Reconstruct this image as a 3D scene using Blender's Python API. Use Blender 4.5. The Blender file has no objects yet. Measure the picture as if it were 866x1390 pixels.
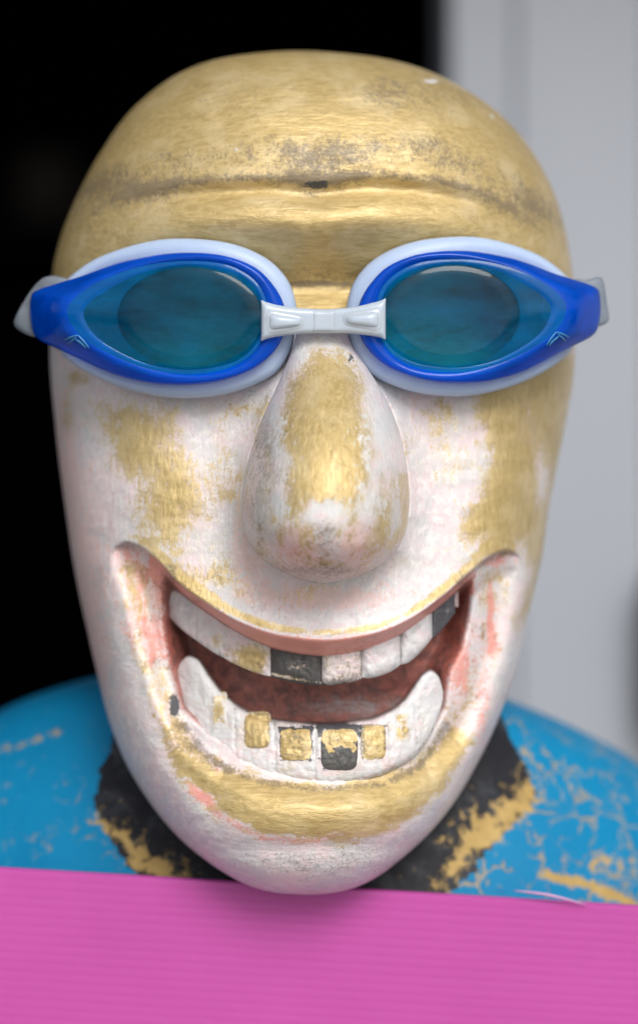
import bpy, math
import numpy as np
from mathutils import Vector

# ------------------------------------------------------------------ camera, sky, sun
S = 0.00021          # metres per photograph pixel at the plane y = 0
D = 0.90             # camera distance from that plane
Z0 = 0.30            # camera height above the ledge
CX, CY = 433.0, 650.0

sc = bpy.context.scene
col = sc.collection
cam_data = bpy.data.cameras.new('camera')
cam = bpy.data.objects.new('camera', cam_data)
col.objects.link(cam)
sc.camera = cam
cam.location = (0, -D, Z0)
cam.rotation_euler = (math.radians(90), 0, 0)
cam_data.sensor_width = 36
cam_data.lens = 36 * D / (1390 * S)
cam_data.shift_y = -45 / 1390
cam_data.clip_start = 0.01
cam_data.clip_end = 100
cam_data.dof.use_dof = True
cam_data.dof.focus_distance = D - 0.002
cam_data.dof.aperture_fstop = cam_data.lens / 25.0

SUN_EL, SUN_AZ = math.radians(38), math.radians(16)    # azimuth to the right of the camera
world = bpy.data.worlds.new('World')
sc.world = world
world.use_nodes = True
wn = world.node_tree
bg = wn.nodes['Background']
sky = wn.nodes.new('ShaderNodeTexSky')
sky.sky_type = 'NISHITA'
sky.sun_disc = False
sky.sun_elevation = SUN_EL
sky.sun_rotation = math.pi - SUN_AZ
sky.air_density = 1.0
sky.dust_density = 4.0
hs = wn.nodes.new('ShaderNodeHueSaturation')
hs.inputs['Saturation'].default_value = 0.35
wn.links.new(sky.outputs[0], hs.inputs['Color'])
wn.links.new(hs.outputs[0], bg.inputs['Color'])
bg.inputs['Strength'].default_value = 0.085

sun_d = bpy.data.lights.new('sun', 'SUN')
sun_d.energy = 1.5
sun_d.angle = math.radians(28)
sun_d.color = (1.0, 0.97, 0.93)
sun = bpy.data.objects.new('sun', sun_d)
col.objects.link(sun)
sun_dir = Vector((math.sin(SUN_AZ) * math.cos(SUN_EL), -math.cos(SUN_AZ) * math.cos(SUN_EL), math.sin(SUN_EL)))
sun.rotation_euler = sun_dir.to_track_quat('Z', 'Y').to_euler()
sun.location = (0.5, -2, 3)

vs = sc.view_settings
vs.view_transform = 'Standard'
vs.look = 'None'
vs.exposure = 0.42
vs.gamma = 1
vs.use_curve_mapping = False

# ------------------------------------------------------------------ numeric helpers
def wx(px, y): return (np.asarray(px, float) - CX) * S * (D + y) / D
def wz(py, y): return Z0 + (CY - np.asarray(py, float)) * S * (D + y) / D
def to_px(x, y): return CX + x / S * D / (D + y)
def to_py(z, y): return CY - (z - Z0) / S * D / (D + y)

def sstep(a, b, x):
    t = np.clip((x - a) / (b - a), 0, 1)
    return t * t * (3 - 2 * t)

def _hash(ix, iy, iz):
    h = (ix.astype(np.int64) * 374761393 + iy.astype(np.int64) * 668265263 + iz.astype(np.int64) * 2147483647) & 0xFFFFFFFF
    h = ((h ^ (h >> 13)) * 1274126177) & 0xFFFFFFFF
    return ((h ^ (h >> 16)) & 0xFFFF) / 65535.0

def vnoise(x, y, z=None):
    x = np.asarray(x, float); y = np.asarray(y, float)
    z = np.zeros_like(x) if z is None else np.asarray(z, float)
    x0, y0, z0 = np.floor(x), np.floor(y), np.floor(z)
    fx, fy, fz = x - x0, y - y0, z - z0
    fx, fy, fz = [f * f * (3 - 2 * f) for f in (fx, fy, fz)]
    r = 0
    for a in (0, 1):
        for b in (0, 1):
            for c in (0, 1):
                w = (fx if a else 1 - fx) * (fy if b else 1 - fy) * (fz if c else 1 - fz)
                r = r + w * _hash(x0 + a, y0 + b, z0 + c)
    return r

def fbm(x, y, octaves=4, seed=0.0):
    r, amp, tot, f = 0, 1.0, 0, 1.0
    for i in range(octaves):
        r = r + amp * vnoise(x * f + 13.7 * i + seed, y * f + 7.3 * i, np.full(np.shape(x), seed + i * 3.1))
        tot += amp; amp *= 0.55; f *= 2.03
    return r / tot

def pchip(xs, ys):
    """smooth monotone interpolation through points"""
    xs = np.array(xs, float); ys = np.array(ys, float)
    h = np.diff(xs); d = np.diff(ys) / h
    m = np.zeros_like(xs)
    m[0], m[-1] = d[0], d[-1]
    for i in range(1, len(xs) - 1):
        if d[i - 1] * d[i] > 0:
            w1, w2 = 2 * h[i] + h[i - 1], h[i] + 2 * h[i - 1]
            m[i] = (w1 + w2) / (w1 / d[i - 1] + w2 / d[i])
    def f(x):
        x = np.clip(np.asarray(x, float), xs[0], xs[-1])
        i = np.clip(np.searchsorted(xs, x) - 1, 0, len(xs) - 2)
        t = (x - xs[i]) / h[i]
        return ((2 * t**3 - 3 * t**2 + 1) * ys[i] + (t**3 - 2 * t**2 + t) * h[i] * m[i]
                + (-2 * t**3 + 3 * t**2) * ys[i + 1] + (t**3 - t**2) * h[i] * m[i + 1])
    return f

def pl_dist(x, y, pts):
    """distance to an open polyline"""
    best = np.full(np.shape(x), 1e9)
    for (ax, ay), (bx, by) in zip(pts[:-1], pts[1:]):
        dx, dy = bx - ax, by - ay
        t = np.clip(((x - ax) * dx + (y - ay) * dy) / (dx * dx + dy * dy + 1e-9), 0, 1)
        best = np.minimum(best, (x - ax - t * dx)**2 + (y - ay - t * dy)**2)
    return np.sqrt(best)

def pg_sd(x, y, pts):
    """signed distance to a polygon, positive inside"""
    d = pl_dist(x, y, list(pts) + [pts[0]])
    ins = np.zeros(np.shape(x), bool)
    n = len(pts)
    for i in range(n):
        (ax, ay), (bx, by) = pts[i], pts[(i + 1) % n]
        if ay == by: continue
        c = ((ay > y) != (by > y)) & (x < (bx - ax) * (y - ay) / (by - ay) + ax)
        ins ^= c
    return np.where(ins, d, -d)

def gauss(x, y, cx, cy, sx, sy): return np.exp(-((x - cx) / sx)**2 / 2 - ((y - cy) / sy)**2 / 2)

def smooth_closed(pts, n):
    """Catmull-Rom through a closed outline, resampled to n points"""
    p = np.array(pts, float); m = len(p); out = []
    k = 24
    for i in range(m):
        p0, p1, p2, p3 = p[i - 1], p[i], p[(i + 1) % m], p[(i + 2) % m]
        t = np.linspace(0, 1, k, endpoint=False)[:, None]
        out.append(0.5 * (2 * p1 + (p2 - p0) * t + (2 * p0 - 5 * p1 + 4 * p2 - p3) * t**2 + (3 * p1 - p0 - 3 * p2 + p3) * t**3))
    q = np.vstack(out); q = np.vstack([q, q[:1]])
    s = np.concatenate([[0], np.cumsum(np.linalg.norm(np.diff(q, axis=0), axis=1))])
    u = np.linspace(0, s[-1], n, endpoint=False)
    return np.stack([np.interp(u, s, q[:, 0]), np.interp(u, s, q[:, 1])], 1)

# ------------------------------------------------------------------ mesh helpers
def new_mesh(name, verts, faces_quads=None, ngons=(), mat=None, parent=None, attrs=None, smooth=True):
    me = bpy.data.meshes.new(name)
    verts = np.asarray(verts, np.float32).reshape(-1, 3)
    nq = 0 if faces_quads is None else len(faces_quads)
    loops = [np.asarray(faces_quads, np.int32).ravel()] if nq else []
    sizes = [4] * nq
    for g in ngons:
        loops.append(np.asarray(g, np.int32)); sizes.append(len(g))
    loops = np.concatenate(loops)
    sizes = np.array(sizes, np.int32)
    starts = np.concatenate([[0], np.cumsum(sizes)[:-1]]).astype(np.int32)
    me.vertices.add(len(verts)); me.vertices.foreach_set('co', verts.ravel())
    me.loops.add(len(loops)); me.loops.foreach_set('vertex_index', loops)
    me.polygons.add(len(sizes)); me.polygons.foreach_set('loop_start', starts)
    me.update(calc_edges=True)
    me.polygons.foreach_set('use_smooth', np.full(len(sizes), smooth))
    if attrs:
        for k, v in attrs.items():
            a = me.attributes.new(k, 'FLOAT', 'POINT')
            a.data.foreach_set('value', np.asarray(v, np.float32).ravel())
    me.validate()
    o = bpy.data.objects.new(name, me)
    col.objects.link(o)
    if mat: me.materials.append(mat)
    if parent: o.parent = parent
    return o

def grid_quads(nr, nc, closed_c=False, closed_r=False, base=0):
    r = np.arange(nr if closed_r else nr - 1)
    c = np.arange(nc if closed_c else nc - 1)
    R, C = np.meshgrid(r, c, indexing='ij')
    R2, C2 = (R + 1) % nr, (C + 1) % nc
    return (np.stack([R * nc + C, R * nc + C2, R2 * nc + C2, R2 * nc + C], -1).reshape(-1, 4) + base)

def empty(name, loc=(0, 0, 0)):
    o = bpy.data.objects.new(name, None); col.objects.link(o); o.location = loc
    o.empty_display_size = 0.02
    return o

def fix_normals(o):
    import bmesh
    bm = bmesh.new(); bm.from_mesh(o.data)
    bmesh.ops.recalc_face_normals(bm, faces=bm.faces)
    bm.to_mesh(o.data); bm.free()

def tag(o, label=None, category=None, group=None, kind=None):
    if label: o['label'] = label
    if category: o['category'] = category
    if group: o['group'] = group
    if kind: o['kind'] = kind

def reparent(o, parent):
    """parent keeps world place (all parts are built in world coordinates)"""
    o.parent = parent
    o.matrix_parent_inverse = parent.matrix_world.inverted()

def box(name, x0, x1, y0, y1, z0, z1, mat, bevel=0.0, parent=None):
    import bmesh
    bm = bmesh.new()
    bmesh.ops.create_cube(bm, size=1)
    for v in bm.verts:
        v.co = ((x0 + x1) / 2 + v.co.x * (x1 - x0), (y0 + y1) / 2 + v.co.y * (y1 - y0), (z0 + z1) / 2 + v.co.z * (z1 - z0))
    if bevel:
        bmesh.ops.bevel(bm, geom=list(bm.edges), offset=bevel, segments=3, profile=0.5, affect='EDGES')
    me = bpy.data.meshes.new(name); bm.to_mesh(me); bm.free()
    me.materials.append(mat)
    o = bpy.data.objects.new(name, me); col.objects.link(o)
    if parent: o.parent = parent
    return o

# ------------------------------------------------------------------ materials
def mat_new(name):
    m = bpy.data.materials.new(name); m.use_nodes = True
    return m, m.node_tree, m.node_tree.nodes['Principled BSDF']

class NT:
    def __init__(s, t): s.t = t
    def n(s, typ, **kw):
        o = s.t.nodes.new(typ)
        for k, v in kw.items(): setattr(o, k, v)
        return o
    def l(s, a, b): s.t.links.new(a, b)
    def val(s, sock, v):
        if hasattr(v, 'links') or hasattr(v, 'is_linked'): s.l(v, sock)
        else: sock.default_value = v
    def math(s, op, a, b=None, c=None, clamp=False):
        o = s.n('ShaderNodeMath', operation=op, use_clamp=clamp)
        s.val(o.inputs[0], a)
        if b is not None: s.val(o.inputs[1], b)
        if c is not None: s.val(o.inputs[2], c)
        return o.outputs[0]
    def mix(s, f, a, b):
        o = s.n('ShaderNodeMix', data_type='RGBA')
        s.val(o.inputs[0], f)
        for sock, v in ((o.inputs[6], a), (o.inputs[7], b)):
            if isinstance(v, tuple): sock.default_value = (*v, 1)
            else: s.l(v, sock)
        return o.outputs[2]
    def mixf(s, f, a, b):
        o = s.n('ShaderNodeMix', data_type='FLOAT')
        s.val(o.inputs[0], f); s.val(o.inputs[2], a); s.val(o.inputs[3], b)
        return o.outputs[0]
    def coord(s, scale=(1, 1, 1)):
        tc = s.n('ShaderNodeTexCoord'); mp = s.n('ShaderNodeMapping')
        mp.inputs['Scale'].default_value = scale
        s.l(tc.outputs['Object'], mp.inputs['Vector'])
        return mp.outputs[0]
    def noise(s, vec, scale, detail=6, rough=0.6, dist=0.0):
        o = s.n('ShaderNodeTexNoise')
        o.inputs['Scale'].default_value = scale; o.inputs['Detail'].default_value = detail
        o.inputs['Roughness'].default_value = rough; o.inputs['Distortion'].default_value = dist
        s.l(vec, o.inputs['Vector'])
        return o.outputs['Fac']
    def attr(s, name):
        return s.n('ShaderNodeAttribute', attribute_name=name).outputs['Fac']
    def smooth(s, x, a, b):
        o = s.n('ShaderNodeMapRange', interpolation_type='SMOOTHSTEP')
        s.val(o.inputs[0], x); o.inputs[1].default_value = a; o.inputs[2].default_value = b
        return o.outputs[0]
    def bump(s, h, strength, dist, normal=None):
        o = s.n('ShaderNodeBump')
        o.inputs['Strength'].default_value = strength; o.inputs['Distance'].default_value = dist
        s.l(h, o.inputs['Height'])
        if normal is not None: s.l(normal, o.inputs['Normal'])
        return o.outputs[0]

def paint_material():
    """worn layers of paint on carved wood; which layer shows where comes from mesh attributes"""
    m, t, b = mat_new('worn_paint')
    g = NT(t)
    iso = g.coord()
    hor = g.coord((0.20, 0.6, 1.0))
    ver = g.coord((1.0, 0.6, 0.20))
    vert = g.attr('vert')
    def dirn(scale, detail, rough=0.65, dist=0.3):
        return g.mixf(vert, g.noise(hor, scale, detail, rough, dist), g.noise(ver, scale, detail, rough, dist))
    n_fine = dirn(900, 5, 0.7)
    n_mid = g.noise(iso, 330, 8, 0.72, 0.5)
    n_big = g.noise(iso, 75, 6, 0.65, 0.3)
    n_spk = g.noise(iso, 1250, 4, 0.7)
    # centred, about -1 .. 1
    flake = g.math('MULTIPLY', g.math('SUBTRACT', g.math('ADD', g.math('ADD', g.math('MULTIPLY', n_fine, 0.32), g.math('MULTIPLY', n_mid, 0.36)), g.math('MULTIPLY', n_spk, 0.32)), 0.5), 5.0)
    dust = g.math('MULTIPLY', g.math('SUBTRACT', g.math('ADD', g.math('MULTIPLY', n_mid, 0.55), g.math('MULTIPLY', n_spk, 0.45)), 0.5), 5.0)
    def layer(name, amp=0.5, w=0.10, src=None):
        x = g.math('ADD', g.attr(name), g.math('MULTIPLY', src or flake, amp))
        return g.smooth(x, 0.5 - w, 0.5 + w)
    w0 = g.mix(g.smooth(n_big, 0.38, 0.62), (0.78, 0.645, 0.66), (0.64, 0.64, 0.665))
    w1 = g.mix(g.smooth(n_mid, 0.42, 0.66), w0, (0.84, 0.815, 0.81))
    vor = g.n('ShaderNodeTexVoronoi', feature='DISTANCE_TO_EDGE')
    vor.inputs['Scale'].default_value = 300
    wv = g.n('ShaderNodeVectorMath', operation='MULTIPLY_ADD')
    nzc = g.n('ShaderNodeTexNoise'); nzc.inputs['Scale'].default_value = 240; nzc.inputs['Detail'].default_value = 6
    g.l(iso, nzc.inputs['Vector'])
    g.l(nzc.outputs['Color'], wv.inputs[0]); wv.inputs[1].default_value = (0.011,) * 3; g.l(ver, wv.inputs[2])
    g.l(wv.outputs[0], vor.inputs['Vector'])
    crack = g.math('SUBTRACT', 1.0, g.smooth(vor.outputs['Distance'], 0.0, 0.09))
    crk = g.math('MULTIPLY', g.math('MULTIPLY', crack, g.smooth(n_mid, 0.42, 0.58)), g.attr('crack'))
    speck = g.smooth(g.math('ADD', g.math('MULTIPLY', n_fine, 0.6), g.math('MULTIPLY', n_spk, 0.4)), 0.56, 0.70)
    w2 = g.mix(g.math('MULTIPLY', speck, 0.55), w1, (0.30, 0.27, 0.26))
    w3 = g.mix(g.math('MULTIPLY', crk, 0.6), w2, (0.22, 0.20, 0.20))
    # worn-through spots where the old gold shows in the white everywhere
    wear = g.smooth(g.math('ADD', g.math('MULTIPLY', flake, 0.5), g.math('MULTIPLY', g.math('SUBTRACT', n_big, 0.5), 2.0)), 0.42, 0.62)
    w3 = g.mix(g.math('MULTIPLY', wear, 0.38), w3, (0.52, 0.42, 0.24))
    pale = layer('pale', 0.62, 0.12)
    c = g.mix(g.math('MULTIPLY', pale, 0.62), w3, (0.82, 0.53, 0.49))
    coral = layer('coral', 0.62, 0.24)
    c = g.mix(g.math('MULTIPLY', coral, 0.85), c, (0.84, 0.31, 0.25))
    gold_c = g.mix(g.smooth(n_fine, 0.3, 0.7), (0.50, 0.36, 0.14), (0.68, 0.52, 0.24))
    gold_c = g.mix(g.smooth(n_big, 0.45, 0.7), gold_c, (0.72, 0.57, 0.31))
    gold = layer('gold', 0.62, 0.10)
    wash = g.smooth(g.math('ADD', g.attr('gold'), g.math('MULTIPLY', g.math('SUBTRACT', n_big, 0.5), 1.0)), 0.12, 0.85)
    gold = g.math('ADD', g.math('MULTIPLY', gold, 0.66), g.math('MULTIPLY', wash, 0.34))
    c = g.mix(gold, c, gold_c)
    red = layer('red', 0.35, 0.25)
    red_c = g.mix(g.smooth(n_mid, 0.35, 0.65), (0.16, 0.04, 0.03), (0.58, 0.16, 0.115))
    c = g.mix(g.math('MULTIPLY', red, 0.9), c, red_c)
    grime = layer('grime', 0.52, 0.30, dust)  # dirt layer; on the head it also carries some painted shade
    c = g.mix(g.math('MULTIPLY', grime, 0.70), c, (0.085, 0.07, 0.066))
    black = layer('black', 0.35, 0.09)
    c = g.mix(g.math('MULTIPLY', black, 0.94), c, g.mix(n_mid, (0.012, 0.016, 0.024), (0.06, 0.07, 0.085)))
    chip = layer('chip', 0.62, 0.12)
    c = g.mix(g.math('MULTIPLY', chip, 0.82), c, g.mix(n_fine, (0.56, 0.58, 0.61), (0.82, 0.83, 0.84)))
    g.l(c, b.inputs['Base Color'])
    dull = g.math('MAXIMUM', g.math('MAXIMUM', grime, black), g.math('MAXIMUM', red, chip))
    met = g.math('MULTIPLY', gold, g.math('SUBTRACT', 1.0, dull), clamp=True)
    g.l(g.math('MULTIPLY', met, 0.34), b.inputs['Metallic'])
    g.l(g.mixf(met, 0.40, g.math('ADD', 0.22, g.math('MULTIPLY', n_mid, 0.26))), b.inputs['Roughness'])
    b.inputs['Specular IOR Level'].default_value = 0.45
    b.inputs['Coat Weight'].default_value = 0.22
    b.inputs['Coat Roughness'].default_value = 0.24
    h = g.math('ADD', g.math('ADD', g.math('MULTIPLY', n_fine, 0.85), g.math('MULTIPLY', n_mid, 0.4)), g.math('MULTIPLY', n_spk, 0.2))
    h = g.math('SUBTRACT', h, g.math('MULTIPLY', crk, 0.4))
    h = g.math('SUBTRACT', h, g.math('MULTIPLY', gold, 0.10))
    g.l(g.bump(h, 0.62, 0.0008), b.inputs['Normal'])
    return m

M_PAINT = paint_material()

def torso_material():
    m, t, b = mat_new('cracked_blue_paint')
    g = NT(t); iso = g.coord()
    n_mid = g.noise(iso, 120, 7, 0.65, 0.3); n_big = g.noise(iso, 30, 4)
    nzc = g.n('ShaderNodeTexNoise'); nzc.inputs['Scale'].default_value = 110; nzc.inputs['Detail'].default_value = 5
    g.l(iso, nzc.inputs['Vector'])
    wv = g.n('ShaderNodeVectorMath', operation='MULTIPLY_ADD')
    g.l(nzc.outputs['Color'], wv.inputs[0]); wv.inputs[1].default_value = (0.018,) * 3; g.l(iso, wv.inputs[2])
    vor = g.n('ShaderNodeTexVoronoi', feature='DISTANCE_TO_EDGE'); vor.inputs['Scale'].default_value = 95
    g.l(wv.outputs[0], vor.inputs['Vector'])
    line = g.math('SUBTRACT', 1.0, g.smooth(vor.outputs['Distance'], 0.0, 0.11))
    crk = g.smooth(g.math('MULTIPLY', line, g.math('ADD', g.attr('crackle'), g.math('MULTIPLY', g.math('SUBTRACT', g.noise(iso, 70, 6, 0.7), 0.5), 4.0))), 0.34, 0.95)
    blue = g.mix(n_big, (0.0, 0.155, 0.34), (0.0, 0.24, 0.47))
    blue = g.mix(g.smooth(n_mid, 0.62, 0.8), blue, (0.004, 0.10, 0.26))
    gold_c = g.mix(n_mid, (0.30, 0.19, 0.05), (0.60, 0.43, 0.17))
    c = g.mix(g.math('MULTIPLY', crk, 0.62), blue, gold_c)
    bl = g.smooth(g.math('ADD', g.attr('black'), g.math('MULTIPLY', g.math('SUBTRACT', n_mid, 0.5), 0.8)), 0.42, 0.58)
    bc = g.mix(g.smooth(n_mid, 0.45, 0.75), (0.012, 0.013, 0.018), (0.055, 0.062, 0.075))
    c = g.mix(bl, c, bc)
    go = g.smooth(g.math('ADD', g.attr('gold'), g.math('MULTIPLY', g.math('SUBTRACT', g.noise(iso, 260, 8, 0.72, 0.4), 0.5), 3.2)), 0.40, 0.75)
    c = g.mix(go, c, gold_c)
    g.l(c, b.inputs['Base Color'])
    b.inputs['Roughness'].default_value = 0.6
    b.inputs['Specular IOR Level'].default_value = 0.25
    g.l(g.bump(g.math('SUBTRACT', n_mid, g.math('MULTIPLY', g.math('MULTIPLY', crk, g.math('SUBTRACT', 1.0, bl)), 0.6)), 0.5, 0.001), b.inputs['Normal'])
    return m

def plastic_material(name, colr, rough, trans=0.0, sss=0.0, spec=0.5, var=0.0):
    m, t, b = mat_new(name)
    g = NT(t); iso = g.coord()
    n = g.noise(iso, 180, 5)
    dark = tuple(c * (1 - var) for c in colr)
    g.l(g.mix(n, dark, colr), b.inputs['Base Color'])
    g.l(g.math('ADD', rough, g.math('MULTIPLY', g.noise(iso, 900, 4), 0.06)), b.inputs['Roughness'])
    b.inputs['Transmission Weight'].default_value = trans
    b.inputs['Specular IOR Level'].default_value = spec
    if sss:
        b.inputs['Subsurface Weight'].default_value = sss
        b.inputs['Subsurface Radius'].default_value = (0.004, 0.005, 0.006)
        b.inputs['Subsurface Scale'].default_value = 0.6
    return m

def tinted_material(name, tint, body, body_amt, rough=0.06, coat=0.04, smeary=1.3):
    """clear dyed plastic: tinted see-through, a little dyed scatter, glossy top"""
    m, t, b = mat_new(name)
    t.nodes.remove(b)
    g = NT(t); iso = g.coord()
    out = t.nodes['Material Output']
    tr = g.n('ShaderNodeBsdfTransparent'); tr.inputs[0].default_value = (*tint, 1)
    df = g.n('ShaderNodeBsdfDiffuse'); df.inputs[0].default_value = (*body, 1)
    tl = g.n('ShaderNodeBsdfTranslucent'); tl.inputs[0].default_value = (*body, 1)
    dm = g.n('ShaderNodeMixShader'); dm.inputs[0].default_value = 0.3
    g.l(df.outputs[0], dm.inputs[1]); g.l(tl.outputs[0], dm.inputs[2])
    mx = g.n('ShaderNodeMixShader')
    smear = g.noise(g.coord((0.3, 1, 1.0)), 160, 6, 0.65)
    g.l(g.math('MULTIPLY', g.math('ADD', 1.0 - smeary / 2, g.math('MULTIPLY', g.smooth(smear, 0.32, 0.72), smeary)), body_amt), mx.inputs[0])
    g.l(tr.outputs[0], mx.inputs[1]); g.l(dm.outputs[0], mx.inputs[2])
    gl = g.n('ShaderNodeBsdfGlossy'); gl.inputs['Roughness'].default_value = rough
    fr = g.n('ShaderNodeFresnel'); fr.inputs[0].default_value = 1.33
    m2 = g.n('ShaderNodeMixShader')
    g.l(g.math('ADD', g.math('MULTIPLY', fr.outputs[0], 1.0), coat - 0.04, clamp=True), m2.inputs[0])
    g.l(mx.outputs[0], m2.inputs[1]); g.l(gl.outputs[0], m2.inputs[2])
    bp = g.bump(g.noise(iso, 60, 2), 0.12, 0.001)
    g.l(bp, gl.inputs['Normal'])
    g.l(m2.outputs[0], out.inputs['Surface'])
    return m

M_TORSO = torso_material()
M_LENS = tinted_material('blue_lens', (0.05, 0.49, 0.80), (0.0, 0.16, 0.30), 0.25, 0.05)
M_SIDE = tinted_material('blue_lens_side', (0.03, 0.54, 0.92), (0.0, 0.28, 0.66), 0.32, 0.07, 0.04, 0.6)
M_RIM = tinted_material('blue_rim', (0.0, 0.42, 0.96), (0.0, 0.26, 0.94), 0.45, 0.10, 0.04, 0.35)
M_FRAME = tinted_material('blue_frame', (0.0, 0.22, 0.95), (0.0, 0.125, 0.90), 0.64, 0.12, 0.04, 0.35)
M_SILICONE = plastic_material('milky_silicone', (0.44, 0.55, 0.74), 0.35, 0.0, 0.5, 0.4, 0.10)
M_BRIDGE = plastic_material('milky_plastic', (0.47, 0.545, 0.64), 0.22, 0.0, 0.35, 0.5, 0.05)
M_STRAP = tinted_material('clear_strap', (0.62, 0.68, 0.74), (0.42, 0.48, 0.55), 0.55, 0.2, 0.04, 0.4)
M_MARK = plastic_material('pale_print', (0.06, 0.30, 0.55), 0.4)

# ------------------------------------------------------------------ the setting
def simple_mat(name, c0, c1, scale, rough, stretch=(1, 1, 1), bump=0.2):
    m, t, b = mat_new(name); g = NT(t)
    n = g.noise(g.coord(stretch), scale, 6, 0.6)
    g.l(g.mix(n, c0, c1), b.inputs['Base Color'])
    b.inputs['Roughness'].default_value = rough
    g.l(g.bump(n, bump, 0.002), b.inputs['Normal'])
    return m

M_LEDGE = simple_mat('grey_ledge', (0.20, 0.20, 0.20), (0.30, 0.29, 0.28), 60, 0.8)
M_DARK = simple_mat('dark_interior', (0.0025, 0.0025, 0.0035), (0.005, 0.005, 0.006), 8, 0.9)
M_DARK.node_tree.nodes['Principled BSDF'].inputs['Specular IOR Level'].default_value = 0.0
M_WALL = simple_mat('pale_wall_paint', (0.32, 0.345, 0.395), (0.37, 0.395, 0.445), 14, 0.6, (1, 1, 0.15))

LEDGE_Z = 0.0
o = box('ledge', -1.2, 1.2, -0.25, 3.0, -0.70, LEDGE_Z, M_LEDGE, 0.004); tag(o, kind='structure')
M_PAVE = simple_mat('pale_bounce_pavement', (0.36, 0.35, 0.34), (0.46, 0.45, 0.43), 6, 0.85)
o = box('bounce_pavement', -8, 8, -10, -0.25, -0.80, -0.70, M_PAVE); tag(o, kind='structure')  # unseen pale ground, added to bounce daylight up at the bust
YW = 0.55
x_edge = float(wx(612, YW))
# dark room behind the opening
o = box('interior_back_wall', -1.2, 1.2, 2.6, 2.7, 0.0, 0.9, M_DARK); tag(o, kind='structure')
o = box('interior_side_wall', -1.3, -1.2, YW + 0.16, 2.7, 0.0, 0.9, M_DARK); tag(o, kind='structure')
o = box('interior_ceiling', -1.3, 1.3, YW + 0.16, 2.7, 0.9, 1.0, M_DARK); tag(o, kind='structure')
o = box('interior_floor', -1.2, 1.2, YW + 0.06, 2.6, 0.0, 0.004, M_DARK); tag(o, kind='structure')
o = box('wall', x_edge + 0.128, 1.3, YW + 0.001, YW + 0.16, 0.0, 0.80, M_WALL, 0.004); tag(o, kind='structure')

M_CAN = simple_mat('added_canopy_paint', (0.16, 0.16, 0.17), (0.20, 0.20, 0.21), 12, 0.8)
o = box('added_shade_canopy', -1.3, 1.3, 0.22, YW + 0.16, 0.80, 0.90, M_CAN, 0.004); tag(o, kind='structure')  # unseen canopy, added to shade the upper part of the wall

# moulded casing at the side of the opening
fr = empty('door_frame', (x_edge + 0.04, YW, 0.0))
tag(fr, 'pale grey moulded door frame beside the dark opening', 'door frame')
def casing_board(name, xa, xb, ya):
    ob = box(name, xa, xb, ya, YW + 0.16, 0.0, 0.80, M_WALL, 0.002)
    return ob
bpy.context.view_layer.update()
for nm, xa, xb, ya in (('jamb', x_edge, x_edge + 0.030, YW + 0.004), ('casing', x_edge + 0.030, x_edge + 0.090, YW), ('edge_bead', x_edge + 0.090, x_edge + 0.128, YW - 0.001)):
    reparent(casing_board(nm, xa, xb, ya), fr)

# dark fitting on the wall at the right and something brown in the dark room
M_FIT = simple_mat('dark_metal', (0.02, 0.024, 0.03), (0.04, 0.045, 0.055), 80, 0.5)
fit = box('wall_fitting', float(wx(872, YW)), float(wx(930, YW)), YW - 0.03, YW + 0.012, float(wz(985, YW)), float(wz(770, YW)), M_FIT, 0.008)
tag(fit, 'dark box-shaped fitting mounted on the pale wall', 'wall fitting')
M_BROWN = simple_mat('brown_card', (0.009, 0.005, 0.003), (0.014, 0.008, 0.005), 30, 0.8)
YX = 1.3
zs = float(wz(300, YX))
st = empty('shelf_unit', (float(wx(62, YX)), YX, 0.004)); tag(st, 'black shelf unit standing in the dark room behind the bust', 'shelf')
cb = empty('cardboard_box', (float(wx(62, YX)), YX, zs)); tag(cb, 'dim brown cardboard box on the black shelf in the dark room', 'box')
bpy.context.view_layer.update()
for lx in (-300, 230):
    reparent(box('upright', float(wx(lx, YX)), float(wx(lx + 20, YX)), YX - 0.02, YX + 0.28, 0.004, zs - 0.02, M_DARK), st)
reparent(box('shelf', float(wx(-310, YX)), float(wx(260, YX)), YX - 0.02, YX + 0.28, zs - 0.02, zs, M_DARK), st)
bxa, bxb, bzt = float(wx(24, YX)), float(wx(100, YX)), float(wz(212, YX))
reparent(box('carton', bxa, bxb, YX, YX + 0.12, zs, bzt, M_BROWN, 0.003), cb)
for fx0, fx1 in ((bxa + 0.001, (bxa + bxb) / 2 - 0.001), ((bxa + bxb) / 2 + 0.001, bxb - 0.001)):
    reparent(box('flap', fx0, fx1, YX + 0.002, YX + 0.118, bzt, bzt + 0.003, M_BROWN, 0.0005), cb)

# ------------------------------------------------------------------ head: base form
YS = 0.078
sil = [(70, 398, 404), (72, 372, 440), (77, 330, 482), (85, 285, 535), (100, 246, 585), (130, 203, 641), (160, 172, 680), (200, 144, 715),
       (240, 120, 740), (280, 100, 757), (320, 84, 768), (370, 72, 776), (430, 68, 780), (480, 68, 780), (520, 70, 777), (560, 74, 770),
       (600, 78, 762), (650, 84, 752), (700, 91, 743), (750, 98, 736), (800, 107, 725), (850, 118, 713), (900, 129, 702), (955, 142, 684),
       (997, 155, 667), (1045, 176, 643), (1091, 205, 615), (1135, 241, 579), (1167, 278, 544), (1189, 311, 515), (1203, 340, 487), (1210, 366, 463), (1214, 414, 424)]
sil = np.array(sil, float)
YR = pchip([70, 300, 600, 800, 950, 1080, 1150, 1190, 1212], [.080, .074, .073, .068, .060, .050, .040, .033, .030])(sil[:, 0])
rz = wz(sil[:, 0] + np.interp(sil[:, 0], [70, 200], [4, 0]), YR)[::-1]     # ascending z
rcx = wx((sil[:, 1] + sil[:, 2]) / 2, YR)[::-1]
rhw = ((sil[:, 2] - sil[:, 1]) / 2 * S * (D + YR) / D)[::-1]
f_cx = pchip(rz, rcx)
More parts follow.
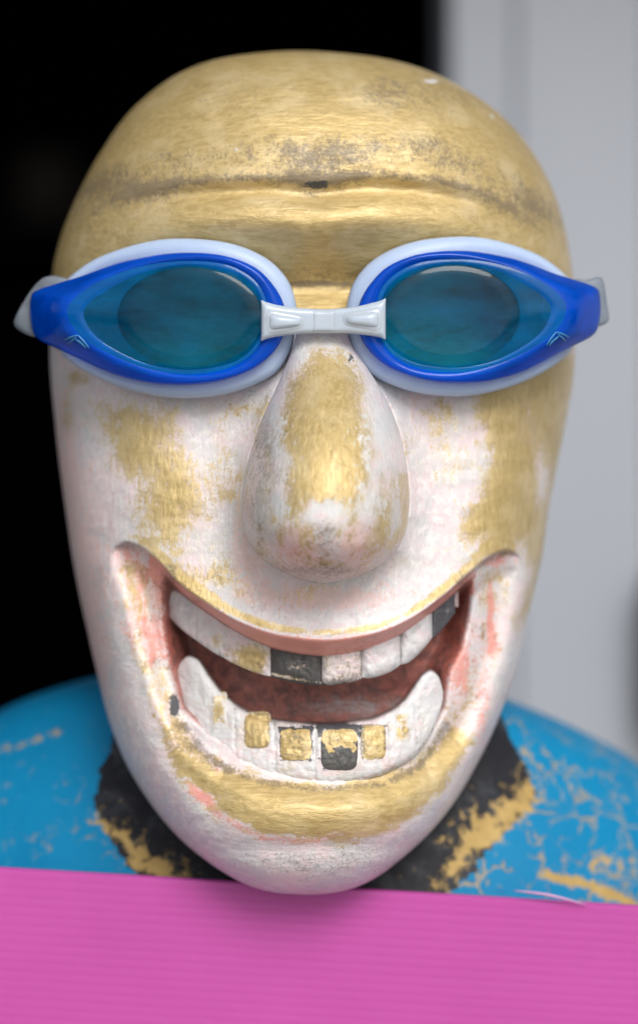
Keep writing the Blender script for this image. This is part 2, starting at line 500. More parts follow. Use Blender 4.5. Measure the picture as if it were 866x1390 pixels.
f_hw2 = pchip(rz, rhw**2)
ZTOP, ZBOT = rz[-1], rz[0]
#        py, front mm, widest mm, back mm
prof = [(70, 80, 84, 88), (76, 62, 84, 106), (90, 47, 82, 124), (120, 33, 80, 142), (160, 22, 79, 156), (200, 15.5, 78, 166), (240, 11.5, 78, 172), (300, 10, 78, 176),
        (400, 14, 78, 178), (500, 16, 78, 174), (600, 14, 77, 164), (700, 10.5, 75, 152), (800, 8, 72, 138), (900, 6.5, 68, 124),
        (1000, 6, 62, 112), (1080, 5.5, 56, 104), (1130, 6.5, 50, 96), (1165, 9.5, 44, 86), (1190, 15, 38, 72), (1204, 21, 34, 56), (1212, 30, 32, 36)]
prof = np.array(prof, float)
pz = wz(prof[:, 0], 0.02 + 0 * prof[:, 0])
# make the end rows agree with the silhouette rows
pz = ZBOT + (pz - pz.min()) * (ZTOP - ZBOT) / (pz.max() - pz.min())
pz = pz[::-1]
f_wide = pchip(pz, prof[::-1, 2] / 1000)
f_af2 = pchip(pz, ((prof[::-1, 2] - prof[::-1, 1]) / 1000)**2)
f_ab2 = pchip(pz, ((prof[::-1, 3] - prof[::-1, 2]) / 1000)**2)
PEXP = 2.25

def base_front(x, z):
    hw = np.sqrt(np.maximum(f_hw2(z), 1e-10))
    u = np.clip(np.abs((x - f_cx(z)) / hw), 0, 1)
    return f_wide(z) - np.sqrt(np.maximum(f_af2(z), 0)) * (1 - u**PEXP)**(1 / PEXP)

# ------------------------------------------------------------------ head: carved features in photograph pixels
CREASE = pchip([60, 100, 150, 200, 280, 360, 430, 500, 560, 620, 680, 740, 790], [335, 305, 272, 254, 243, 239, 244, 237, 240, 250, 275, 318, 360])
LIP = pchip([60, 148, 158, 172, 190, 212, 240, 280, 330, 380, 440, 500, 550, 600, 640, 665, 688, 702, 712, 800],
            [820, 760, 741, 736, 741, 758, 788, 818, 846, 862, 868, 861, 843, 809, 774, 754, 746, 751, 768, 830])
P_REC = [(150, 720), (440, 700), (706, 720), (712, 775), (704, 830), (692, 890), (672, 955), (640, 1020), (592, 1066), (530, 1090), (440, 1098), (360, 1090),
         (295, 1066), (240, 1020), (206, 950), (184, 880), (166, 810), (150, 760)]
P_MOUTH = [(226, 775), (330, 830), (440, 860), (560, 830), (640, 775), (634, 830), (622, 880), (606, 910), (600, 960), (575, 1000), (530, 1020), (440, 1030),
           (350, 1020), (290, 995), (250, 960), (236, 910), (226, 850)]
NOSE_OUT = [(400, 455), (385, 500), (357, 560), (338, 620), (326, 680), (330, 715), (345, 748), (375, 776), (420, 792), (460, 792), (505, 776), (540, 746),
            (556, 700), (557, 660), (548, 600), (535, 560), (505, 500), (478, 455)]

def features(px, py):
    """carving height in metres towards the viewer"""
    f = np.zeros_like(px)
    dc = py - CREASE(px)
    side = np.exp(-((px - 430) / 260)**4)
    # edge of the cap, groove, brow
    f += 2.3 * side * np.where(dc < 0, np.exp(-(dc / 140)**2), 1 - sstep(0, 24, dc))
    f += -2.0 * side * np.exp(-((dc - 19) / 14)**2)
    f += 4.6 * np.exp(-((px - 430) / 250)**4) * np.exp(-((dc - 60) / 33)**2)
    f += 1.8 * gauss(px, py, 430, 300, 60, 22)
    # sockets and the notch above the nose
    f += -7.5 * gauss(px, py, 262, 425, 85, 50) - 7.5 * gauss(px, py, 610, 425, 85, 50)
    f += -6.0 * gauss(px, py, 434, 388, 80, 22)
    f += 1.6 * gauss(px, py, 434, 420, 60, 12)
    f += 2.2 * gauss(px, py, 256, 436, 70, 22) + 2.2 * gauss(px, py, 612, 432, 70, 22)      # closed carved eyes
    # cheeks
    f += 2.2 * gauss(px, py, 190, 640, 60, 80) + 2.2 * gauss(px, py, 680, 640, 60, 80)
    f += -1.5 * gauss(px, py, 300, 640, 30, 110) - 1.5 * gauss(px, py, 590, 640, 30, 110)
    # raised skin round the nose
    sdn = pg_sd(px, py, NOSE_OUT)
    f += 6.5 * np.exp(-np.abs(np.minimum(sdn, 0)) / 20) * sstep(440, 540, py) * (1 - 0.5 * sstep(740, 800, py))
    # lip flare, ledge and recess
    dl = py - LIP(px)
    mid = np.exp(-((px - 437) / 230)**4)
    f += (4.2 * mid + 1.0) * np.where(dl < 0, np.exp(dl / 55), 1.0) * (1 - sstep(15, 40, dl)) * sstep(120, 170, px) * (1 - sstep(690, 735, px)) 
    thick = 6 + 16 * np.exp(-((px - 437) / 125)**2)
    ledge = sstep(0, 1, (dl + 1) / thick)
    sdr = pg_sd(px, py, P_REC)
    f += -8.0 * ledge * sstep(-4, 36, sdr) * (1 - 0.55 * sstep(985, 1085, py))
    sdm = pg_sd(px, py, P_MOUTH)
    f += -21.0 * sstep(-2, 14, dl - thick) * sstep(-10, 30, sdm)
    # chin
    f += 3.6 * gauss(px, py, 437, 1108, 130, 30)
    f += -1.2 * gauss(px, py, 437, 1150, 140, 10)
    # jaw rim
    rim = pl_dist(px, py, [(140, 770), (155, 860), (178, 950), (212, 1030), (262, 1095)])
    f += 1.4 * np.exp(-(rim / 20)**2)
    rim = pl_dist(px, py, [(712, 790), (700, 860), (680, 950), (645, 1030), (600, 1085)])
    f += 1.4 * np.exp(-(rim / 20)**2)
    # uneven carving
    f += 0.9 * (fbm(px / 90, py / 90, 3, 2.0) - 0.5) + 0.5 * (fbm(px / 30, py / 13, 3, 5.0) - 0.5)
    return f / 1000

def face_y(px, py):
    """depth of the carved face seen at photograph pixel (px, py)"""
    px = np.asarray(px, float); py = np.asarray(py, float)
    y = np.full(px.shape, 0.02)
    for _ in range(8):
        y = 0.5 * y + 0.5 * base_front(wx(px, y), wz(py, y))
    return y - features(px, py)

NR, NF, NB = 760, 470, 70
t = np.linspace(0, 1, NR)
tz = 0.55 * (1 - np.cos(np.pi * t)) / 2 + 0.45 * t
zz = ZTOP + (ZBOT - ZTOP) * tz
hw = np.sqrt(np.maximum(f_hw2(zz), 1e-9))
phi = np.linspace(-math.pi / 2, math.pi / 2, NF)
sphi = np.sin(phi * 0.985) / math.sin(math.pi / 2 * 0.985)
sphi = 0.35 * np.sin(phi) + 0.65 * (phi / (math.pi / 2)) * (1 - 0.12 * (1 - np.abs(phi / (math.pi / 2))))
sphi = np.sign(sphi) * np.minimum(np.abs(sphi), 1)
sphi = np.sin(np.linspace(-math.pi / 2, math.pi / 2, NF))
X = f_cx(zz)[:, None] + hw[:, None] * sphi[None, :]
Z = np.repeat(zz[:, None], NF, 1)
YB = base_front(X, Z)
Yn = YB.copy()
edge = 1 - np.abs(sphi)[None, :] ** 14
for _ in range(5):
    Yn = 0.35 * Yn + 0.65 * (YB - features(to_px(X, Yn), to_py(Z, Yn)) * edge)
pb = np.linspace(math.pi / 2, 3 * math.pi / 2, NB + 2)[1:-1]
XB = f_cx(zz)[:, None] + hw[:, None] * np.sin(pb)[None, :]
YBk = f_wide(zz)[:, None] + np.sqrt(np.maximum(f_ab2(zz), 0))[:, None] * (-np.cos(pb))[None, :]
P = np.stack([np.concatenate([X, XB], 1), np.concatenate([Yn, YBk], 1), np.repeat(zz[:, None], NF + NB, 1)], -1)
NC = NF + NB
PX = to_px(P[..., 0], P[..., 1]); PY = to_py(P[..., 2], P[..., 1])
back = np.zeros((NR, NC)); back[:, NF:] = 1

# ---- where each layer of paint shows
n1 = fbm(PX / 60, PY / 60, 4, 1.0) - 0.5
n2 = fbm(PX / 22, PY / 22, 4, 9.0) - 0.5
n3 = fbm(PX / 50, PY / 12, 4, 4.0) - 0.5
def soft(sd, w): return sstep(-w, w, sd)
dl = PY - LIP(PX); dc = PY - CREASE(PX)
g_eye = np.maximum(soft(pg_sd(PX, PY, [(100, 420), (160, 370), (380, 370), (390, 470), (330, 510), (180, 505)]), 12), soft(pg_sd(PX, PY, [(480, 470), (490, 370), (700, 365), (770, 420), (690, 505), (540, 510)]), 12))
g_fore = 1.25 * np.maximum(sstep(470, 400, PY), g_eye)
g_fore = np.maximum(g_fore, back * 1.2 * sstep(620, 480, PY))
g_lc = 0.86 * soft(pg_sd(PX + 30 * n1, PY + 30 * n2, [(125, 545), (232, 552), (238, 600), (285, 655), (282, 700), (250, 730), (262, 775), (215, 745), (185, 722), (172, 690), (190, 655), (150, 640), (140, 600)]), 58)
g_lip = 1.05 * np.exp(-((dl + 9) / (7 + 8 * np.exp(-((PX - 250) / 60)**2) + 12 * sstep(560, 680, PX)))**2) * sstep(150, 200, PX) * (1 - sstep(690, 730, PX))
g_rc = 1.0 * soft(pg_sd(PX + 26 * n1, PY + 26 * n2, [(655, 505), (648, 560), (668, 610), (655, 650), (632, 690), (622, 722), (640, 740), (700, 735), (718, 770), (704, 850), (722, 835), (745, 760), (800, 600), (800, 470), (700, 490)]), 40)
nv = fbm(PX / 9, PY / 42, 4, 51.0) - 0.5
m_lp = soft(pg_sd(PX, PY, [(160, 755), (234, 770), (232, 870), (240, 960), (272, 1012), (330, 1045), (300, 1075), (230, 1020), (196, 940), (172, 860)]), 18)
m_rp = soft(pg_sd(PX, PY, [(640, 770), (694, 762), (692, 830), (672, 930), (634, 1010), (560, 1060), (520, 1058), (586, 1010), (606, 940), (630, 870)]), 18)
g_lp = (0.66 + 0.9 * nv + 0.5 * n2) * m_lp
g_lip = g_lip * np.clip(0.9 + 1.4 * n1 + 0.8 * n2, 0.2, 1.3)
g_rc = g_rc - 0.6 * gauss(PX, PY, 736, 655, 12, 42) - 0.3 * gauss(PX, PY, 715, 560, 20, 40)
g_rp = (0.50 + 0.9 * nv + 0.5 * n2) * m_rp
chin = np.array([(218, 975), (255, 1015), (305, 1045), (375, 1060), (440, 1066), (505, 1058), (560, 1036), (612, 985), (640, 1000), (600, 1070), (540, 1120), (480, 1140), (420, 1145), (350, 1132), (285, 1100), (240, 1050)])
g_ch = 1.15 * soft(pg_sd(PX + 10 * n1, PY + 24 * n3, [tuple(p) for p in chin]), 26)
g_small = 0.6 * gauss(PX, PY, 110, 512, 14, 12) + 0.5 * gauss(PX, PY, 92, 560, 10, 30) + 0.45 * gauss(PX, PY, 300, 610, 16, 60)
g_thin = (0.30 + 0.9 * n1) * sstep(500, 560, PY) * (1 - sstep(830, 900, PY)) * soft(pg_sd(PX, PY, [(120, 520), (760, 520), (720, 780), (440, 860), (160, 780)]), 40)
gold = np.maximum.reduce([g_thin, g_fore, g_lc, g_lip, g_rc, g_lp, g_rp, g_ch, g_small])

sdm = pg_sd(PX, PY, P_MOUTH)
under = sstep(-1, 3, dl) * sstep(190, 225, PX) * (1 - sstep(620, 660, PX)) * (1 - sstep(25, 40, dl))
thickP = 6 + 16 * np.exp(-((PX - 437) / 125)**2)
red = np.maximum(1.1 * sstep(-18, 12, sdm) * sstep(-3, 6, dl - thickP), (0.22 + 0.8 * n2) * under)
red = red * (1 - 0.55 * gauss(PX, PY, 490, 960, 90, 18))
red *= 1 - back
coral = (1.1 + 0.9 * n3) * under + 0.4 * np.exp(-((dl + 2) / 4)**2) * np.exp(-((PX - 437) / 170)**4) + 0.62 * gauss(PX, PY, 206, 875, 9, 26) + 0.42 * gauss(PX, PY, 178, 855, 9, 24) + 0.5 * gauss(PX, PY, 215, 790, 12, 30)
coral += 0.75 * gauss(PX, PY, 618, 890, 14, 40) + 0.45 * gauss(PX, PY, 655, 960, 10, 60) + 0.55 * gauss(PX, PY, 672, 760, 26, 8) + 0.4 * gauss(PX, PY, 668, 850, 8, 40)
coral += np.clip(0.16 + 1.5 * nv + 0.5 * n2, 0, 0.6) * m_lp + np.clip(0.12 + 1.5 * nv + 0.5 * n2, 0, 0.6) * m_rp
coral += 0.55 * np.exp(-(pl_dist(PX, PY, [(255, 1060), (300, 1108), (360, 1138), (430, 1142), (480, 1122)]) / 9)**2)
coral += 0.45 * gauss(PX, PY, 300, 1080, 40, 8) + 0.5 * gauss(PX, PY, 230, 860, 12, 40) + 0.55 * gauss(PX, PY, 170, 750, 18, 10) + 0.45 * gauss(PX, PY, 520, 793, 12, 6)
gold = gold * (1 - 0.8 * np.clip(coral * 1.5 - 0.3, 0, 1) * (PY > 700)) * (1 - sstep(1, 4, dl) * sstep(215, 245, PX) * (1 - sstep(640, 660, PX)) * (PY < 905))
pale = 0.75 * gauss(PX, PY, 440, 812, 90, 16) + 0.55 * gauss(PX, PY, 325, 700, 14, 60) + 0.5 * gauss(PX, PY, 350, 770, 30, 22) + 0.66 * gauss(PX, PY, 120, 880, 34, 200) + 0.35 * gauss(PX, PY, 230, 1080, 60, 60)
pale += 0.45 * m_lp + 0.4 * m_rp + 0.45 * gauss(PX, PY, 560, 545, 40, 24) + 0.40 * gauss(PX, PY, 310, 545, 40, 16) + 0.3 * gauss(PX, PY, 640, 1050, 30, 60) + 0.45 * gauss(PX, PY, 85, 600, 20, 120)
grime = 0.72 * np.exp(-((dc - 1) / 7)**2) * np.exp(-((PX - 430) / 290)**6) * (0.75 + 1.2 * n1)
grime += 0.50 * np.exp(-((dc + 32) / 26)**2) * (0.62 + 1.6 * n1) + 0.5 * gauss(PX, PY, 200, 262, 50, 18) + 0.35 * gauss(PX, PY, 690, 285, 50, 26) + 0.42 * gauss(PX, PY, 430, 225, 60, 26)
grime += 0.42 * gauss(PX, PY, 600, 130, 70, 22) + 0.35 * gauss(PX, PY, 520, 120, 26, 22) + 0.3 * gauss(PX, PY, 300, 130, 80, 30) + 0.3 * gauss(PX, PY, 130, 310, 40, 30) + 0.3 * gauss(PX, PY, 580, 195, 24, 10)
grime += 0.3 * gauss(PX, PY, 430, 250, 34, 14) + 0.36 * gauss(PX, PY, 430, 375, 60, 14) + 0.6 * gauss(PX, PY, 434, 386, 46, 3)  # shade under the brow painted in, beside smudge dirt and the notch's grey line
grime += 0.55 * np.exp(-((dl - 2) / 7)**2) * np.exp(-((PX - 172) / 34)**2) + 0.5 * np.exp(-((dl - 3) / 5)**2) * np.exp(-((PX - 675) / 26)**2)  # mouth-corner lines: dirt together with shadow put into the colour
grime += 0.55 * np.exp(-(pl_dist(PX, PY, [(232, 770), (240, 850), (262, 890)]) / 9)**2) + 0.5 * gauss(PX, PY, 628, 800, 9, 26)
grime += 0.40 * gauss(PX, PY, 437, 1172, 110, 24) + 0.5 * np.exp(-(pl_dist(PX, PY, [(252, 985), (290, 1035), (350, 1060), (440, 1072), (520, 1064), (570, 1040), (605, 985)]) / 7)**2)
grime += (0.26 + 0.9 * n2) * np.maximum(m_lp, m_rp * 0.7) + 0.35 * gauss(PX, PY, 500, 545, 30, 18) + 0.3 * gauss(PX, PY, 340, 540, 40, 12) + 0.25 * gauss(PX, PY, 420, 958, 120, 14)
black = 0.72 * gauss(PX + 10 * n2, PY + 8 * n3, 430, 251, 17, 6)
black += 0.9 * gauss(PX, PY, 237, 958, 6, 14) + 0.35 * gauss(PX, PY, 620, 770, 8, 8)
chip = 0.75 * gauss(PX, PY, 586, 110, 12, 3) + 0.55 * gauss(PX, PY, 668, 158, 5, 4) + 0.55 * gauss(PX, PY, 322, 202, 10, 3) + 0.42 * np.exp(-(dc / 4)**2) * np.exp(-((PX - 370) / 60)**2)
vert = sstep(470, 540, PY) * (1 - sstep(820, 900, PY))
crack = sstep(450, 520, PY) * np.clip(0.16 + 0.5 * gauss(PX, PY, 437, 800, 110, 30) + 1.2 * n1, 0, 0.7)

statue = empty('painted_bust', (0.0, 0.09, 0.0))
tag(statue, 'carved grinning bust with gold scalp, flaking white face, gappy teeth and blue shoulders', 'statue')
bpy.context.view_layer.update()

q = grid_quads(NR, NC, closed_c=True)
capt = list(range(NC))[::-1]; capb = [(NR - 1) * NC + i for i in range(NC)]
head = new_mesh('head', P, q[:, ::-1], [capt[::-1], capb[::-1]], M_PAINT, None,
                dict(gold=gold, red=red, coral=coral, pale=pale, grime=grime, black=black, chip=chip, vert=vert, crack=crack))
reparent(head, statue)

# ------------------------------------------------------------------ nose
nl = np.array([(448, 402, 470), (465, 398, 478), (480, 393, 487), (500, 385, 501), (530, 372, 519), (560, 358, 534), (600, 344, 547), (640, 333, 554), (680, 327, 557), (710, 328, 554),
               (740, 339, 544), (762, 358, 525), (778, 383, 501), (788, 412, 473), (793, 438, 446)], float)
nprof = np.array([(448, 6), (465, 3), (480, -1.5), (500, -6), (530, -13.5), (560, -19.8), (600, -26.3), (640, -30.8), (680, -33.3), (705, -33.6), (730, -32), (752, -28), (770, -22), (784, -13.5), (793, 2)], float)
NYW = 0.002
f_nl, f_nr = pchip(nl[:, 0], nl[:, 1]), pchip(nl[:, 0], nl[:, 2])
f_np = pchip(nprof[:, 0], nprof[:, 1] / 1000)
nrow, ncol = 300, 260
tt = np.linspace(0, 1, nrow)
pyr = 448 + 345 * (0.55 * tt + 0.45 * np.sin(tt * math.pi / 2))
L, R = f_nl(pyr), f_nr(pyr)
# round the ends: half widths follow the table, depth follows the profile
al = np.linspace(-math.pi / 2 - 0.9, math.pi / 2 + 0.9, ncol)
sx = np.sin(al); cxx = np.cos(al)
Xn = wx((L + R) / 2, NYW)[:, None] + ((R - L) / 2 * S)[:, None] * (np.sign(sx) * np.abs(sx)**0.96)[None, :]
dep = (NYW + 0.006) - f_np(pyr)
Yn_ = (NYW + 0.006) - dep[:, None] * np.where(cxx > 0, np.abs(cxx)**1.06, 0)[None, :] + 0.012 * np.maximum(-cxx, 0)[None, :]
Zn = np.repeat(wz(pyr, NYW - 0.008)[:, None], ncol, 1)
NPX, NPY = to_px(Xn, Yn_), to_py(Zn, Yn_)
Yn_ = Yn_ - 0.0007 * (fbm(NPX / 60, NPY / 60, 3, 3.0) - 0.5) - 0.0003 * (fbm(NPX / 9, NPY / 26, 3, 8.0) - 0.5)
m1 = fbm(NPX / 40, NPY / 60, 4, 21.0) - 0.5
m2 = fbm(NPX / 14, NPY / 30, 4, 27.0) - 0.5
ngold = 0.92 * soft(pg_sd(NPX + 36 * m1, NPY + 20 * m2, [(420, 474), (458, 474), (490, 520), (506, 570), (514, 625), (508, 668), (475, 700), (430, 690), (405, 708), (362, 708), (385, 660), (395, 620), (372, 600), (374, 560), (396, 510)]), 40)
ngold = np.maximum(ngold, 0.62 * soft(pg_sd(NPX + 12 * m1, NPY, [(540, 640), (560, 640), (556, 720), (530, 752), (520, 745), (540, 710)]), 7))
ngold = np.maximum(ngold, 0.45 * gauss(NPX, NPY, 440, 765, 60, 8) + 0.3 * gauss(NPX, NPY, 440, 720, 20, 30) + 0.4 * gauss(NPX, NPY, 345, 640, 14, 60))
ngold = np.maximum(ngold, 0.34 + 1.3 * m1 + 0.5 * m2)
npale = (0.95 + m2) * gauss(NPX, NPY, 398, 740, 28, 24) + (0.95 + m2) * gauss(NPX, NPY, 498, 735, 34, 28) + 0.4 * gauss(NPX, NPY, 440, 780, 60, 12) + 0.5 * gauss(NPX, NPY, 335, 690, 12, 50)
ncoral = 0.45 * gauss(NPX, NPY, 400, 745, 22, 16) + 0.42 * gauss(NPX, NPY, 495, 750, 24, 12)
ngrime = (0.24 + 1.4 * m2) * gauss(NPX, NPY, 360, 680, 18, 70) + 0.34 * gauss(NPX, NPY, 440, 775, 70, 8) + 0.34 * gauss(NPX, NPY, 440, 730, 16, 24) + 0.28 * gauss(NPX, NPY, 360, 600, 16, 40) + 0.15
nblack = 0.62 * gauss(NPX + 14 * m2, NPY, 477, 487, 5, 7)
zro = np.zeros_like(NPX)
nose = new_mesh('nose', np.stack([Xn, Yn_, Zn], -1), grid_quads(nrow, ncol)[:, ::-1], [[i for i in range(ncol)], [(nrow - 1) * ncol + i for i in range(ncol)][::-1]], M_PAINT, None,
                dict(gold=ngold, red=zro, coral=ncoral, pale=npale, grime=ngrime, black=nblack, chip=(0.62 + 0.8 * m2) * gauss(NPX, NPY, 512, 600, 26, 75) + (0.45 + 0.8 * m2) * gauss(NPX, NPY, 375, 600, 24, 80) + (0.5 + m2) * gauss(NPX, NPY, 440, 690, 60, 18) + 0.5 * gauss(NPX, NPY, 410, 480, 14, 20), vert=zro + 1, crack=np.clip(0.5 + 2.0 * m1, 0, 1)))
reparent(nose, head); 
nose.parent = statue; nose.matrix_parent_inverse = statue.matrix_world.inverted()

# ------------------------------------------------------------------ strips (teeth, gums, nose bridge): a bent slab between a top and a bottom curve
def strip(name, xs, top, bot, yf, dome, back, mat, nv=30, k=4.0, ku=None, attrs=None, parent=None, endround=0.0, rough=0.0, carve=None):
    xs = np.asarray(xs, float); nu = len(xs)
    u = np.linspace(0, 1, nu)
    v = np.linspace(0, 1, nv)
    ku = ku or k
    T, B = np.asarray(top(xs), float), np.asarray(bot(xs), float)
    if endround:
        e = (1 - np.abs(2 * u - 1)**endround)**(1 / endround)
        mid, half = (T + B) / 2, (B - T) / 2
        T, B = mid - half * np.maximum(e, 0.03), mid + half * np.maximum(e, 0.03)
    PXs = np.repeat(xs[:, None], nv, 1)
    PYs = T[:, None] + (B - T)[:, None] * v[None, :]
    prof_ = (1 - np.abs(2 * v - 1)**k)[None, :] * (1 - np.abs(2 * u - 1)**ku)[:, None]
    Yf = yf(PXs, PYs)
    Yc = Yf - dome * prof_ - rough * ((fbm(PXs / 14, PYs / 14, 3, 6.0) - 0.5) * 1.6 + (fbm(PXs / 5, PYs / 9, 2, 2.0) - 0.5) * 0.7)
    if carve is not None: Yc = Yc + carve(PXs, PYs)
    front = np.stack([wx(PXs, Yc), Yc, wz(PYs, Yc)], -1)
    Yk = Yf + back
    bk = np.stack([front[..., 0], Yk, front[..., 2]], -1)[:, ::-1]
    Pp = np.concatenate([front, bk], 1)
    n = Pp.shape[1]
    at = None
    if attrs:
        a = attrs(PXs, PYs)
        at = {kk: np.concatenate([vv + 0 * PXs, (vv + 0 * PXs)[:, ::-1]], 1) for kk, vv in a.items()}
    o = new_mesh(name, Pp, grid_quads(nu, n, closed_c=True), [list(range(n)), [(nu - 1) * n + i for i in range(n)][::-1]], mat, None, at)
    fix_normals(o)
    if parent: reparent(o, parent)
    return o

# smooth surface the teeth follow (the face without its mouth)
def arch_y(px, off):
    px = np.asarray(px, float)
    x = (px - 437) * S
    return 0.0085 + off + 9.5 * x**2

def layers(**kw):
    keys = ('gold', 'red', 'coral', 'pale', 'grime', 'black', 'chip', 'vert', 'crack')
    return {k: kw.get(k, 0.0) for k in keys}

UP_BOT = pchip([222, 232, 250, 280, 320, 370, 435, 490, 520, 548, 578, 592, 616], [818, 838, 856, 878, 901, 919, 930, 923, 915, 903, 877, 862, 834])
UP_TOP = lambda x: LIP(x) - 14
upper = strip('upper_gum', np.linspace(224, 622, 90), UP_TOP, lambda x: UP_BOT(x) - 10, lambda a, b: arch_y(a, 0.0062), 0.0008, 0.008, M_PAINT, 20,
              attrs=lambda a, b: layers(red=0.5, grime=0.35))
reparent(upper, statue)
teeth_up = [(227, 267, 'w', .0004), (265.5, 304, 'w', .0005), (302.5, 368, 'p', .0007), (367, 437, 'k', .0012), (436, 491, 'g', .0016), (490, 544, 'w2', .0022), (543, 587, 'w2', .0024), (586, 618, 'k2', .0008)]
for i, (a, b, kind, dome) in enumerate(teeth_up):
    def at(px, py, kind=kind, a=a, b=b):
        n = fbm(px / 16, py / 16, 3, 40 + i) - 0.5
        n_ = fbm(px / 14, py / 5, 3, 60 + i) - 0.5
        if kind == 'w': return layers(vert=1.0, grime=0.16 + 0.7 * n + 0.35 * sstep(12, 0, UP_BOT(px) - py) + 0.2 * np.exp(-((px - a) / 3)**2), gold=0.55 * gauss(px, py, 294, 872, 8, 14) + 0.12, chip=0.42 + 0.6 * n)
        if kind == 'p': return layers(gold=0.74 * gauss(px, py, 340, 893, 18, 14) + 0.2 + 0.4 * n, grime=0.2 + 0.6 * n_, chip=0.25 * (1 - gauss(px, py, 340, 892, 22, 16)))
        if kind == 'k': return layers(black=1.1 - 0.55 * gauss(px, py, 405, 905, 22, 10) - 0.5 * np.exp(-((py - UP_BOT(px) + 4) / 4)**2), gold=0.6)
        if kind == 'g': return layers(grime=0.30 + 0.5 * sstep(14, 0, UP_BOT(px) - py) + n_ * 0.5, gold=0.36, chip=0.3 * sstep(0.0, 0.3, n), black=0.5 * np.exp(-((px - a) / 5)**2) + 0.45 * sstep(8, 0, UP_BOT(px) - py))
        if kind == 'w2': return layers(vert=1.0, chip=0.58 + 0.7 * n, grime=0.15 + 0.8 * n_ + 0.35 * np.exp(-((px - a) / 3)**2))
        return layers(black=1.2)
    sc_ = 5.0 if kind == 'w2' else (3.0 if kind == 'k2' else 1.2)
    botf = lambda x, a=a, b=b, s=sc_: UP_BOT(x) + 1 - s * np.abs(2 * (x - a) / (b - a) - 1)**3
    o = strip('tooth', np.linspace(a + 0.6, b - 0.6, 40), lambda x: LIP(x) - 6, botf, lambda px, py: arch_y(px, 0.0045 if True else 0), dome, 0.006, M_PAINT, 46, 6.0, attrs=at, rough=0.0008)
    reparent(o, upper)

# lower band of gum with painted teeth set in it
LO_TOP = pchip([238, 245, 256, 268, 282, 300, 330, 380, 440, 500, 530, 548, 562, 574, 585, 595, 602], [922, 900, 892, 897, 917, 941, 965, 981, 985, 979, 967, 953, 934, 918, 912, 919, 942])
LO_BOT = pchip([238, 250, 275, 310, 370, 440, 500, 550, 580, 597, 602], [940, 977, 1012, 1038, 1058, 1066, 1057, 1035, 1006, 966, 945])
def low_y(px, py): return arch_y(px, 0.0052) - 0.0035 * sstep(940, 1060, py)
teeth_lo = [(288, 307, 942, 984, 'f'), (331, 367, 969, 1016, 'g'), (379, 424, 988, 1033, 'go'), (432, 489, 986, 1050, 'k'), (492, 524, 983, 1031, 'g'), (536, 557, 969, 1008, 'f')]
GAPS = [(281, 940, 286, 1000), (319, 962, 320, 1050), (373, 980, 374, 1056), (428, 984, 427, 1062), (490.5, 982, 491, 1056), (528, 972, 530, 1042), (561, 945, 566, 1012)]
def gum_gap(a, b):
    m_ = np.zeros_like(a)
    for (x0, y0, x1, y1) in GAPS:
        m_ = np.maximum(m_, np.exp(-(pl_dist(a, b, [(x0, y0), (x1, y1)]) / 2.0)**2))
    return m_
def gum_layers(a, b):
    n = fbm(a / 12, b / 12, 4, 77.0) - 0.5
    blk = 0.62 * gauss(a, b, 455, 986, 60, 4) + 0.45 * np.exp(-(pl_dist(a, b, [(320, 1030), (319, 1055)]) / 1.5)**2)
    for (x0, x1, y0, y1, k_) in teeth_lo[1:5]:
        d = -pg_sd(a, b, [(x0, y0), (x1, y0), (x1, y1), (x0, y1)])
        blk = blk + (0.52 if k_ in ('go', 'k') else 0.2) * np.exp(-(np.maximum(d, 0) / 2.4)**2) * np.clip(0.8 + 2.2 * n, 0, 1.1)
    white = 0.50 + 0.3 * gauss(a, b, 262, 940, 16, 40) + 0.25 * gauss(a, b, 580, 950, 16, 30) + 0.6 * n
    white = white + 0.5 * np.exp(-(pl_dist(a, b, [(427, 992), (429, 1020), (426, 1046), (440, 1058), (500, 1048)]) / 3)**2)
    gr = 0.20 + 0.6 * n + (0.25 + 1.2 * n) * gum_gap(a, b) + 0.5 * np.exp(-((b - LO_BOT(a) + 2) / 5)**2) + 0.3 * np.exp(-((b - LO_TOP(a)) / 4)**2) * sstep(290, 330, a) * (1 - sstep(540, 570, a))
    return layers(chip=white * (1 - np.clip(blk, 0, 1)), grime=gr, gold=0.34 + 0.4 * (fbm(a / 26, b / 26, 3, 12.0) - 0.5), black=blk)
lower = strip('lower_gum', np.linspace(239, 601, 220), LO_TOP, LO_BOT, low_y, 0.0022, 0.014, M_PAINT, 90, 5.0, 14.0, attrs=gum_layers, rough=0.0006, carve=lambda a, b: 0.00045 * gum_gap(a, b) * np.clip(0.3 + gauss(a, b, 440, 1010, 70, 60), 0, 1))
reparent(lower, statue)
def slab_y(px, py):
    T, B = LO_TOP(px), LO_BOT(px)
    v = np.clip((py - T) / (B - T), 0, 1)
    return low_y(px, py) - 0.0022 * (1 - np.abs(2 * v - 1)**5.0)
